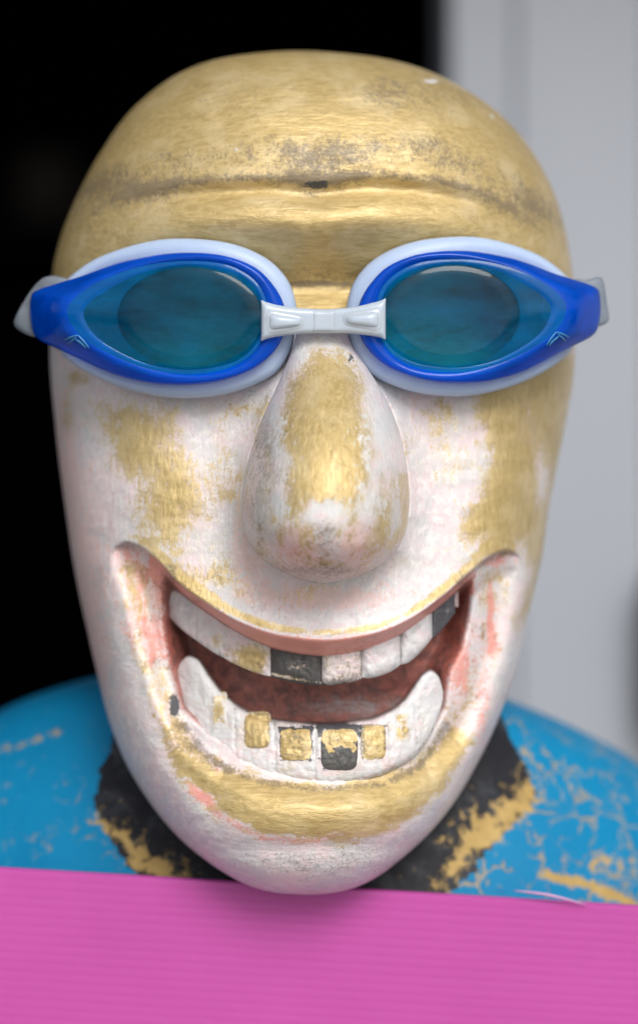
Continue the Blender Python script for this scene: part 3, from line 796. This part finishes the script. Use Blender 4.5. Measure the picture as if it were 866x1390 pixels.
for i, (a, b, t0, b0, kind) in enumerate(teeth_lo):
    def at(px, py, kind=kind, a=a, b=b, t0=t0, b0=b0):
        d = np.minimum(np.minimum(px - a, b - px), np.minimum(py - t0, b0 - py)) + 5 * (fbm(px / 7, py / 7, 3, 31.0) - 0.5)
        nn = fbm(px / 10, py / 5, 3, 15.0) - 0.5
        if kind == 'f': return layers(gold=0.62 + nn, chip=0.25 + 0.4 * np.exp(-(d / 4)**2))
        if kind == 'g': return layers(gold=1.0 + nn, grime=0.2 + 0.5 * np.exp(-(d / 3)**2) + nn * 0.6, chip=0.45 * np.exp(-(d / 2.5)**2))
        if kind == 'go': return layers(gold=1.1, black=0.9 * np.exp(-(d / 3)**2), grime=0.3 + nn)
        return layers(gold=1.1, grime=0.2 + nn, black=1.15 * sstep(1008, 1032, py + 26 * (fbm(px / 8, py / 8, 3, 5.0) - 0.5) + 9 * np.abs(px - 462) / 28) + 0.9 * np.exp(-(d / 4)**2))
    if kind != 'k': a, b, t0, b0 = a - 2, b + 2, t0 - 3, b0 + 3
    wob = lambda x, sd: 3.2 * (fbm(x / 12, x * 0 + sd, 3, sd) - 0.5)
    o = strip('tooth', np.linspace(a, b, 40), lambda x, t0=t0, i=i: t0 + wob(x, 3.0 + i), lambda x, b0=b0, i=i: b0 + wob(x, 9.0 + i), lambda px, py: slab_y(px, py) + 0.0002, 0.0005, 0.003, M_PAINT, 44, 4.0, attrs=at, endround=5, rough=0.0006)
    reparent(o, lower)

# ------------------------------------------------------------------ shoulders
TILT = math.atan(0.0825)
YT = 0.095
tr = np.array([(880, 110), (890, 128), (905, 160), (925, 225), (950, 305), (975, 370), (1005, 433), (1050, 500), (1100, 552), (1200, 600), (1400, 620), (1700, 600)], float)
#              front mm at these heights
tf = np.array([(880, 70), (905, 62), (950, 60), (1000, 60), (1060, 56), (1120, 51), (1200, 47), (1300, 44), (1500, 44), (1700, 50)], float)
f_tw = pchip(tr[:, 0], tr[:, 1] * S * (D + YT) / D)
f_tf = pchip(tf[:, 0], tf[:, 1] / 1000)
nr_, nc_ = 220, 260
ZB_T = 0.0
pyb = 650 + Z0 / S * D / (D + YT)                   # pixel row of the ledge
rows = np.concatenate([880 + (1210 - 880) * np.linspace(0, 1, 170)**1.15, np.linspace(1210, pyb, 51)[1:]])
ang = np.linspace(0, 2 * math.pi, nc_, endpoint=False)
TP = []
for r in rows:
    w = float(f_tw(min(r, 1700))); yfr = float(f_tf(min(r, 1700))); ybk = 0.155 + 0.02 * float(sstep(880, 1100, np.array(r)))
    ym = (yfr + ybk) / 2; dpt = (ybk - yfr) / 2
    ca, sa = np.cos(ang), np.sin(ang)
    ex = 2 / 2.5
    x = w * np.sign(ca) * np.abs(ca)**ex; y = ym + dpt * np.sign(sa) * np.abs(sa)**ex
    # shoulders sit further back than the chest
    y = y + 0.030 * (x / 0.12)**2 * float(sstep(1500, 1000, np.array(r)))
    z = float(wz(r, YT))
    sh = 1 - float(sstep(1250, pyb, np.array(r)))
    z2 = z - math.tan(TILT) * x * sh
    TP.append(np.stack([x, y, z2 + 0 * x], -1))
TP = np.array(TP); TP[..., 0] += wx(433, YT)
TP[..., 1] += -0.0015 * (fbm(TP[..., 0] * 40, TP[..., 2] * 40, 3, 1.0) - 0.5)
TX, TY = to_px(TP[..., 0], TP[..., 1]), to_py(TP[..., 2], TP[..., 1])
frontm = (TP[..., 1] < 0.115).astype(float)
b1 = fbm(TX / 30, TY / 30, 3, 2.0) - 0.5
colL = [(175, 900), (150, 1000), (128, 1085), (146, 1132), (180, 1182), (300, 1250), (440, 1300), (560, 1250), (640, 1180), (700, 1110), (724, 1075), (712, 1040), (690, 1000), (672, 960), (660, 900)]
tblack = 1.1 * soft(pg_sd(TX + 16 * b1, TY + 16 * b1, colL), 5)
tgold = 0.66 * np.exp(-(pl_dist(TX, TY, [(132, 1105), (165, 1130), (190, 1165), (250, 1200)]) / 17)**2) + 0.35 * gauss(TX, TY, 215, 1165, 26, 18)
tgold += 0.68 * np.exp(-(pl_dist(TX, TY, [(715, 1085), (675, 1115), (640, 1150), (595, 1205)]) / (20))**2) + 0.5 * gauss(TX, TY, 640, 1120, 30, 24) + 0.45 * gauss(TX, TY, 712, 1050, 12, 40)
tgold += 0.9 * np.exp(-(pl_dist(TX, TY, [(738, 1188), (790, 1200), (850, 1222), (900, 1250)]) / 8)**2) + 0.55 * gauss(TX, TY, 835, 1180, 50, 18)
tgold += 0.42 * np.exp(-(pl_dist(TX, TY, [(-10, 1018), (40, 1010), (95, 985)]) / 6)**2)
crk = 0.55 + 0.45 * sstep(560, 700, TX) * sstep(980, 1060, TY) - 0.35 * gauss(TX, TY, 60, 960, 90, 60) + 0.1 * gauss(TX, TY, 70, 1110, 60, 50)
crk = np.where(TX < 433, crk * 0.55, crk * 0.78)
torso = new_mesh('shoulders', TP, grid_quads(len(rows), nc_, closed_c=True), [list(range(nc_))[::-1], [(len(rows) - 1) * nc_ + i for i in range(nc_)]], M_TORSO, None,
                 dict(black=tblack * frontm, gold=tgold * frontm, crackle=crk))
fix_normals(torso)
reparent(torso, statue)

# ------------------------------------------------------------------ swimming goggles
gog = empty('swimming_goggles', (0.0, 0.012, float(wz(430, 0.012))))
tag(gog, 'blue swimming goggles with milky gaskets and clear nose bridge on the carved face', 'goggles')
bpy.context.view_layer.update()
LC = (258.0, 430.0)
C_FRAME = [(42, 404), (50, 394), (80, 384), (110, 375), (145, 362), (180, 352), (240, 343), (300, 346), (345, 362), (372, 388), (386, 415), (388, 440), (382, 462), (365, 485), (335, 505), (285, 520), (220, 522), (160, 510), (110, 488), (80, 474), (58, 464), (46, 453), (41, 430)]
C_TEAR = [(92, 426), (104, 403), (140, 380), (190, 362), (250, 354), (310, 360), (350, 385), (364, 420), (362, 445), (345, 478), (310, 500), (255, 508), (200, 500), (150, 481), (110, 456)]
C_SIDE = [(114, 428), (125, 408), (160, 386), (200, 369), (258, 360), (315, 370), (346, 391), (358.5, 425), (358, 440), (344, 471), (313, 493), (258, 501), (205, 495), (163, 478), (130, 456)]
C_GASK = [(78, 402), (88, 383), (130, 352), (190, 331), (245, 324), (310, 330), (360, 350), (390, 380), (402, 415), (402, 445), (392, 480), (368, 510), (310, 534), (240, 540), (170, 527), (110, 500), (80, 472), (74, 435)]
NA = 300
def contour(pts):
    c = smooth_closed(pts, 1200) - np.array(LC)
    a = np.arctan2(c[:, 1], c[:, 0]); r = np.hypot(c[:, 0], c[:, 1])
    o_ = np.argsort(a)
    return np.interp(np.linspace(-math.pi, math.pi, NA, endpoint=False), a[o_], r[o_], period=2 * math.pi)
A = np.linspace(-math.pi, math.pi, NA, endpoint=False)
rF, rT, rS, rG = (contour(c) for c in (C_FRAME, C_TEAR, C_SIDE, C_GASK))
rL = 1 / np.sqrt((np.cos(A) / 98)**2 + (np.sin(A) / 67.5)**2)

def side_map(sign, px, py):
    """left eye outline -> photograph pixels of the left or right eye"""
    if sign < 0: return px, py
    d = LC[0] - px
    return 615 + np.where(d > 0, d * 0.92, d * 1.0), py - 2.5 - 0.012 * d

def wrap(px):
    d = np.maximum(np.abs(px - 431) - 70, 0) / 310
    return 0.021 * d**2.2

def ring(sign, r, dy, flat=None):
    px, py = LC[0] + r * np.cos(A), LC[1] + r * np.sin(A)
    px, py = side_map(sign, px, py)
    y = wrap(px) + dy if flat is None else flat(px) + dy
    return np.stack([wx(px, y), y + 0 * px, wz(py, y)], -1)

def loft(name, rings, mat, parent, cap0=False, cap1=False, solid=0.0):
    Pp = np.array(rings)
    ng = []
    n = Pp.shape[1]
    if cap0: ng.append(list(range(n)))
    if cap1: ng.append([(len(Pp) - 1) * n + i for i in range(n)][::-1])
    o = new_mesh(name, Pp, grid_quads(len(Pp), n, closed_c=True), ng, mat, None)
    fix_normals(o)
    reparent(o, parent)
    return o

M_ = 0.001
for sign in (-1, 1):
    def plane(px, sign=sign):
        c = 258 if sign < 0 else 615
        return wrap(np.array(float(c))) - 0.0003 + (np.abs(px - 431) - abs(c - 431)) * 0.000018
    # flat oval lens, a thin plate
    lens = loft('lens', [ring(sign, rL * s, -0.5 * M_, plane) for s in (0.02, 0.4, 0.8, 0.985)] + [ring(sign, rL, -0.3 * M_, plane)], M_LENS, gog, cap0=True)
    # see-through side wall round the lens
    loft('lens_side', [ring(sign, rL * 1.001, -0.3 * M_, plane), ring(sign, rL * 1.012, -0.15 * M_, plane), ring(sign, 0.75 * rL + 0.25 * rS, 0.2 * M_, plane), ring(sign, 0.3 * rL + 0.7 * rS, 0.9 * M_, plane), ring(sign, rS, 1.5 * M_, plane)], M_SIDE, gog)
    loft('lens_rim', [ring(sign, rS, 1.5 * M_, plane), ring(sign, 0.8 * rS + 0.2 * rT, 1.35 * M_, plane), ring(sign, 0.4 * rS + 0.6 * rT, 1.4 * M_, plane), ring(sign, rT, 1.7 * M_, plane)], M_RIM, gog)
    fr_r = []
    for s, dy in ((0, 1.7), (0.10, 1.45), (0.28, 1.15), (0.5, 1.0), (0.72, 1.2), (0.88, 1.7), (0.97, 2.6), (1.0, 3.8)):
        k1 = sstep(0, 1, np.array(s))
        a_ = ring(sign, rT * (1 - s) + rF * s, dy * M_, plane); b_ = ring(sign, rT * (1 - s) + rF * s, dy * M_)
        fr_r.append(a_ * (1 - k1) + b_ * k1)
    for s, dy in ((0.995, 6.0), (0.97, 8.5), (0.90, 9.0), (0.88, 6.5)):
        fr_r.append(ring(sign, rF * s, dy * M_))
    loft('frame', fr_r, M_FRAME, gog)
    # soft gasket between frame and face
    pG, qG = LC[0] + rG * np.cos(A), LC[1] + rG * np.sin(A)
    pG, qG = side_map(sign, pG, qG)
    fy = face_y(np.clip(pG, 84, 766), qG)
    y_in = wrap(pG) + 7.0 * M_
    contact = np.clip(fy, y_in + 1.0 * M_, y_in + 0.030)
    def gring(s, y, grow=1.0):
        r = rF * 0.93 * (1 - s) + rG * s * grow
        px, py = side_map(sign, LC[0] + r * np.cos(A), LC[1] + r * np.sin(A))
        return np.stack([wx(px, y), y, wz(py, y)], -1)
    g_r = [gring(0.0, y_in - 0.5 * M_), gring(0.35, y_in - 0.8 * M_), gring(0.7, y_in - 0.3 * M_), gring(0.92, y_in + 0.8 * M_), gring(1.0, y_in + 2.2 * M_),
           gring(1.0, 0.5 * (y_in + 2.2 * M_) + 0.5 * contact, 1.004), gring(0.99, contact + 1.0 * M_), gring(0.8, contact + 1.0 * M_), gring(0.4, contact), gring(0.1, y_in + 1.5 * M_)]
    loft('gasket', g_r, M_SILICONE, gog)
    # little printed arrow mark near the outer corner
    FA = np.array(fr_r[:8]).reshape(-1, 3); FPX, FPY = to_px(FA[:, 0], FA[:, 1]), to_py(FA[:, 2], FA[:, 1])
    strokes = [[(88, 462), (97, 457), (106, 455)], [(92, 467), (100, 461), (104, 458)], [(106, 455), (113, 461), (121, 473)], [(103, 461), (110, 465), (117, 473)]]
    vs_, fs_ = [], []
    for st in strokes:
        st = np.array(st, float)
        uu = np.linspace(0, 1, 12)
        cx_ = np.interp(uu, [0, 0.5, 1], st[:, 0]); cy_ = np.interp(uu, [0, 0.5, 1], st[:, 1])
        if len(st) == 3:
            cx_ = (1 - uu)**2 * st[0, 0] + 2 * uu * (1 - uu) * st[1, 0] + uu**2 * st[2, 0]; cy_ = (1 - uu)**2 * st[0, 1] + 2 * uu * (1 - uu) * st[1, 1] + uu**2 * st[2, 1]
        hwid = 1.05 * np.sin(np.pi * (0.15 + 0.7 * uu))
        tx, ty = np.gradient(cx_), np.gradient(cy_); ln = np.hypot(tx, ty)
        nx, ny = -ty / ln, tx / ln
        base = len(vs_)
        for j in range(12):
            for sg in (-1, 1):
                a, b = side_map(sign, np.array(cx_[j] + sg * nx[j] * hwid[j]), np.array(cy_[j] + sg * ny[j] * hwid[j]))
                # height of the frame face below the mark
                d2 = (FPX - float(a))**2 + (FPY - float(b))**2; ix = np.argsort(d2)[:6]; wgt = 1 / (d2[ix] + 4.0)
                y = float((FA[ix, 1] * wgt).sum() / wgt.sum()) - 0.00055
                vs_.append((float(wx(a, y)), y, float(wz(b, y))))
        for j in range(11):
            fs_.append((base + 2 * j, base + 2 * j + 1, base + 2 * j + 3, base + 2 * j + 2))
    o = new_mesh('printed_mark', vs_, fs_, (), M_MARK)
    sm = o.modifiers.new('thickness', 'SOLIDIFY'); sm.thickness = 0.0002
    reparent(o, gog)

# nose bridge
BR_T = pchip([354, 362, 375, 392, 412, 440, 468, 486, 503, 516, 524], [407, 410, 413.5, 416.5, 418.5, 419.5, 418, 415.5, 411.5, 408, 404.5])
BR_B = pchip([354, 362, 375, 392, 412, 440, 468, 486, 503, 516, 524], [463, 460, 457, 454.5, 452.5, 452, 452, 453.5, 455.5, 458, 461])
br_y = lambda px, py: -0.0012 + 0.0012 * np.exp(-((px - 440) / 40)**2) + 0 * py
bridge = strip('nose_bridge', np.linspace(354.5, 523.5, 110), BR_T, BR_B, br_y, 0.0016, 0.0028, M_BRIDGE, 40, 8.0, 40.0)
reparent(bridge, gog)
for sg, x0, x1 in ((-1, 364, 411), (1, 515, 468)):
    lo, hi = min(x0, x1), max(x0, x1)
    half = (lambda x, x0=x0, x1=x1: 13 - 7.5 * np.abs(x - x0) / abs(x1 - x0))
    cyv = 437.0 if sg < 0 else 434.0
    for nm, grow, h in (('recess_lip', 3.5, 0.0006), ('clip_lug', 0.0, 0.0016)):
        o = strip(nm, np.linspace(lo - grow, hi + grow, 50), lambda x, g=grow: cyv - half(np.clip(x, lo, hi)) - g, lambda x, g=grow: cyv + half(np.clip(x, lo, hi)) + g,
                  lambda px, py: br_y(px, py) - 0.0015, h, 0.0012, M_BRIDGE, 26, 3.0, 4.0, endround=5)
        reparent(o, bridge)
# raised middle plate
o = strip('centre_plate', np.linspace(425, 454, 24), lambda x: 423 + 0 * x, lambda x: 449 + 0 * x, lambda px, py: br_y(px, py) - 0.0015, 0.0003, 0.001, M_BRIDGE, 20, 8)
reparent(o, bridge)

# strap ends and strap
def plate(name, pts, y0, thick, mat, parent, slope=0.0):
    c = smooth_closed(pts, 120); ctr = c.mean(0)
    rings = []
    for s, dy in ((0.02, 0), (0.6, 0), (0.86, 0.0002), (0.96, 0.0008), (1.0, 0.0018), (1.0, thick - 0.001), (0.95, thick), (0.02, thick)):
        p_ = ctr + (c - ctr) * s
        y = y0 + dy + slope * (p_[:, 0] - ctr[0])
        rings.append(np.stack([wx(p_[:, 0], y), y, wz(p_[:, 1], y)], -1))
    return loft(name, rings, mat, parent, True, True)
plate('strap_end', [(62, 376), (84, 376), (98, 386), (92, 420), (70, 452), (46, 457), (21, 443), (24, 425), (44, 392)], 0.026, 0.006, M_STRAP, gog, -0.00008)
plate('strap_end', [(770, 384), (796, 380), (812, 376), (819, 384), (823, 410), (826, 434), (813, 443), (796, 446), (772, 440)], 0.026, 0.006, M_STRAP, gog, 0.00008)
zst = float(wz(418, 0.06)); n_s = 160
hw_s = float(np.sqrt(f_hw2(np.array(zst)))) + 0.0022; wy = float(f_wide(np.array(zst))); ab = float(np.sqrt(f_ab2(np.array(zst)))) + 0.0022
af = 0.075
sa_ = np.linspace(-0.62, math.pi + 0.62, n_s)
pth = np.stack([float(f_cx(np.array(zst))) + hw_s * np.cos(sa_) * np.where(sa_ < 0, 1, 1), wy + np.where(np.sin(sa_) > 0, ab, af) * np.sin(sa_)], -1)
sec = np.array([(0, -0.0055), (0.0006, -0.0061), (0.0014, -0.0055), (0.0014, 0.0055), (0.0006, 0.0061), (0, 0.0055)])
nrm = pth - np.array([float(f_cx(np.array(zst))), wy]); nrm /= np.linalg.norm(nrm, axis=1)[:, None]
SP = np.stack([np.stack([pth[:, 0] + nrm[:, 0] * a, pth[:, 1] + nrm[:, 1] * a, np.full(n_s, zst + b)], -1) for a, b in sec], 1)
o = new_mesh('strap', SP, grid_quads(n_s, 6, closed_c=True), [list(range(6)), [(n_s - 1) * 6 + i for i in range(6)][::-1]], M_STRAP)
fix_normals(o); reparent(o, gog)

# ------------------------------------------------------------------ pink fluted plastic sheet in front
def sheet_material():
    m, t, b = mat_new('pink_fluted_plastic'); g = NT(t)
    n = g.noise(g.coord((0.15, 1, 1)), 90, 5); n2_ = g.noise(g.coord(), 25, 4)
    c = g.mix(n2_, (0.46, 0.06, 0.32), (0.53, 0.083, 0.385))
    sp = g.smooth(g.noise(g.coord(), 220, 3), 0.74, 0.80)
    c = g.mix(g.math('MULTIPLY', sp, 0.4), c, (0.30, 0.05, 0.15))
    g.l(c, b.inputs['Base Color'])
    b.inputs['Roughness'].default_value = 0.38
    b.inputs['Subsurface Weight'].default_value = 0.25
    b.inputs['Subsurface Radius'].default_value = (0.004, 0.002, 0.003)
    b.inputs['Subsurface Scale'].default_value = 0.5
    g.l(g.bump(n, 0.15, 0.001), b.inputs['Normal'])
    return m
M_SHEET = sheet_material()
YSH = 0.0365
sheet = empty('plastic_sheet', (0.0, YSH, 0.0))
tag(sheet, 'bright pink fluted plastic sheet propped under the carved chin', 'plastic sheet')
bpy.context.view_layer.update()
xl, xr = float(wx(-260, YSH)), float(wx(1120, YSH))
def top_z(x): return float(wz(1180, YSH)) - (x - float(wx(0, YSH))) * (52 / 866)
nfl = 24
pitch = 13 * S
zz_s, yy_s = [], []
hgt = top_z(0.0)
nrows = int(hgt / (pitch / 6))
vs_ = []
ncx = 30
for i in range(nrows + 1):
    s = i / nrows
    ph = (i % 6) / 6.0
    bulge = -0.000045 * abs(math.sin(math.pi * ph)) ** 0.7
    for j in range(ncx + 1):
        x = xl + (xr - xl) * j / ncx
        zt = top_z(x)
        d = s * hgt
        z = zt - d
        # the lower edge stands level on the ledge
        z = max(z, 0.0)
        vs_.append((x, YSH + bulge, z))
front_q = grid_quads(nrows + 1, ncx + 1)
nfv = len(vs_)
THK = 0.004
vs2 = [(x, YSH + THK - (y - YSH), z) for (x, y, z) in vs_]
skin = new_mesh('front_skin', vs_, front_q[:, ::-1], (), M_SHEET); reparent(skin, sheet)
skb = new_mesh('back_skin', vs2, front_q, (), M_SHEET); reparent(skb, sheet)
# top edge: thin cap between the skins
ev = []
for j in range(ncx + 1):
    x = xl + (xr - xl) * j / ncx; zt = top_z(x)
    for yv, dz in ((0, 0), (0.0006, 0.0004), (THK - 0.0006, 0.0004), (THK, 0)):
        ev.append((x, YSH + yv, zt + dz))
o = new_mesh('top_edge', ev, grid_quads(ncx + 1, 4), (), M_SHEET); reparent(o, sheet)

# loose plastic sliver at the edge of the sheet
sl = []
for j in range(20):
    u = j / 19
    px, py = 697 + 98 * u, 1209 + 19 * u - 3 * math.sin(math.pi * u)
    y = YSH - 0.0010 - 0.001 * math.sin(math.pi * u)
    wdt = 2.2 * math.sin(math.pi * (0.08 + 0.84 * u)) * S
    for dz in (-wdt, wdt):
        sl.append((float(wx(px, y)), y, float(wz(py, y)) + dz))
M_SLIVER = plastic_material('pale_sliver', (0.50, 0.28, 0.50), 0.4)
o = new_mesh('loose_sliver', sl, [(2 * j, 2 * j + 1, 2 * j + 3, 2 * j + 2) for j in range(19)], (), M_SLIVER)
sm = o.modifiers.new('thickness', 'SOLIDIFY'); sm.thickness = 0.0003
reparent(o, sheet)
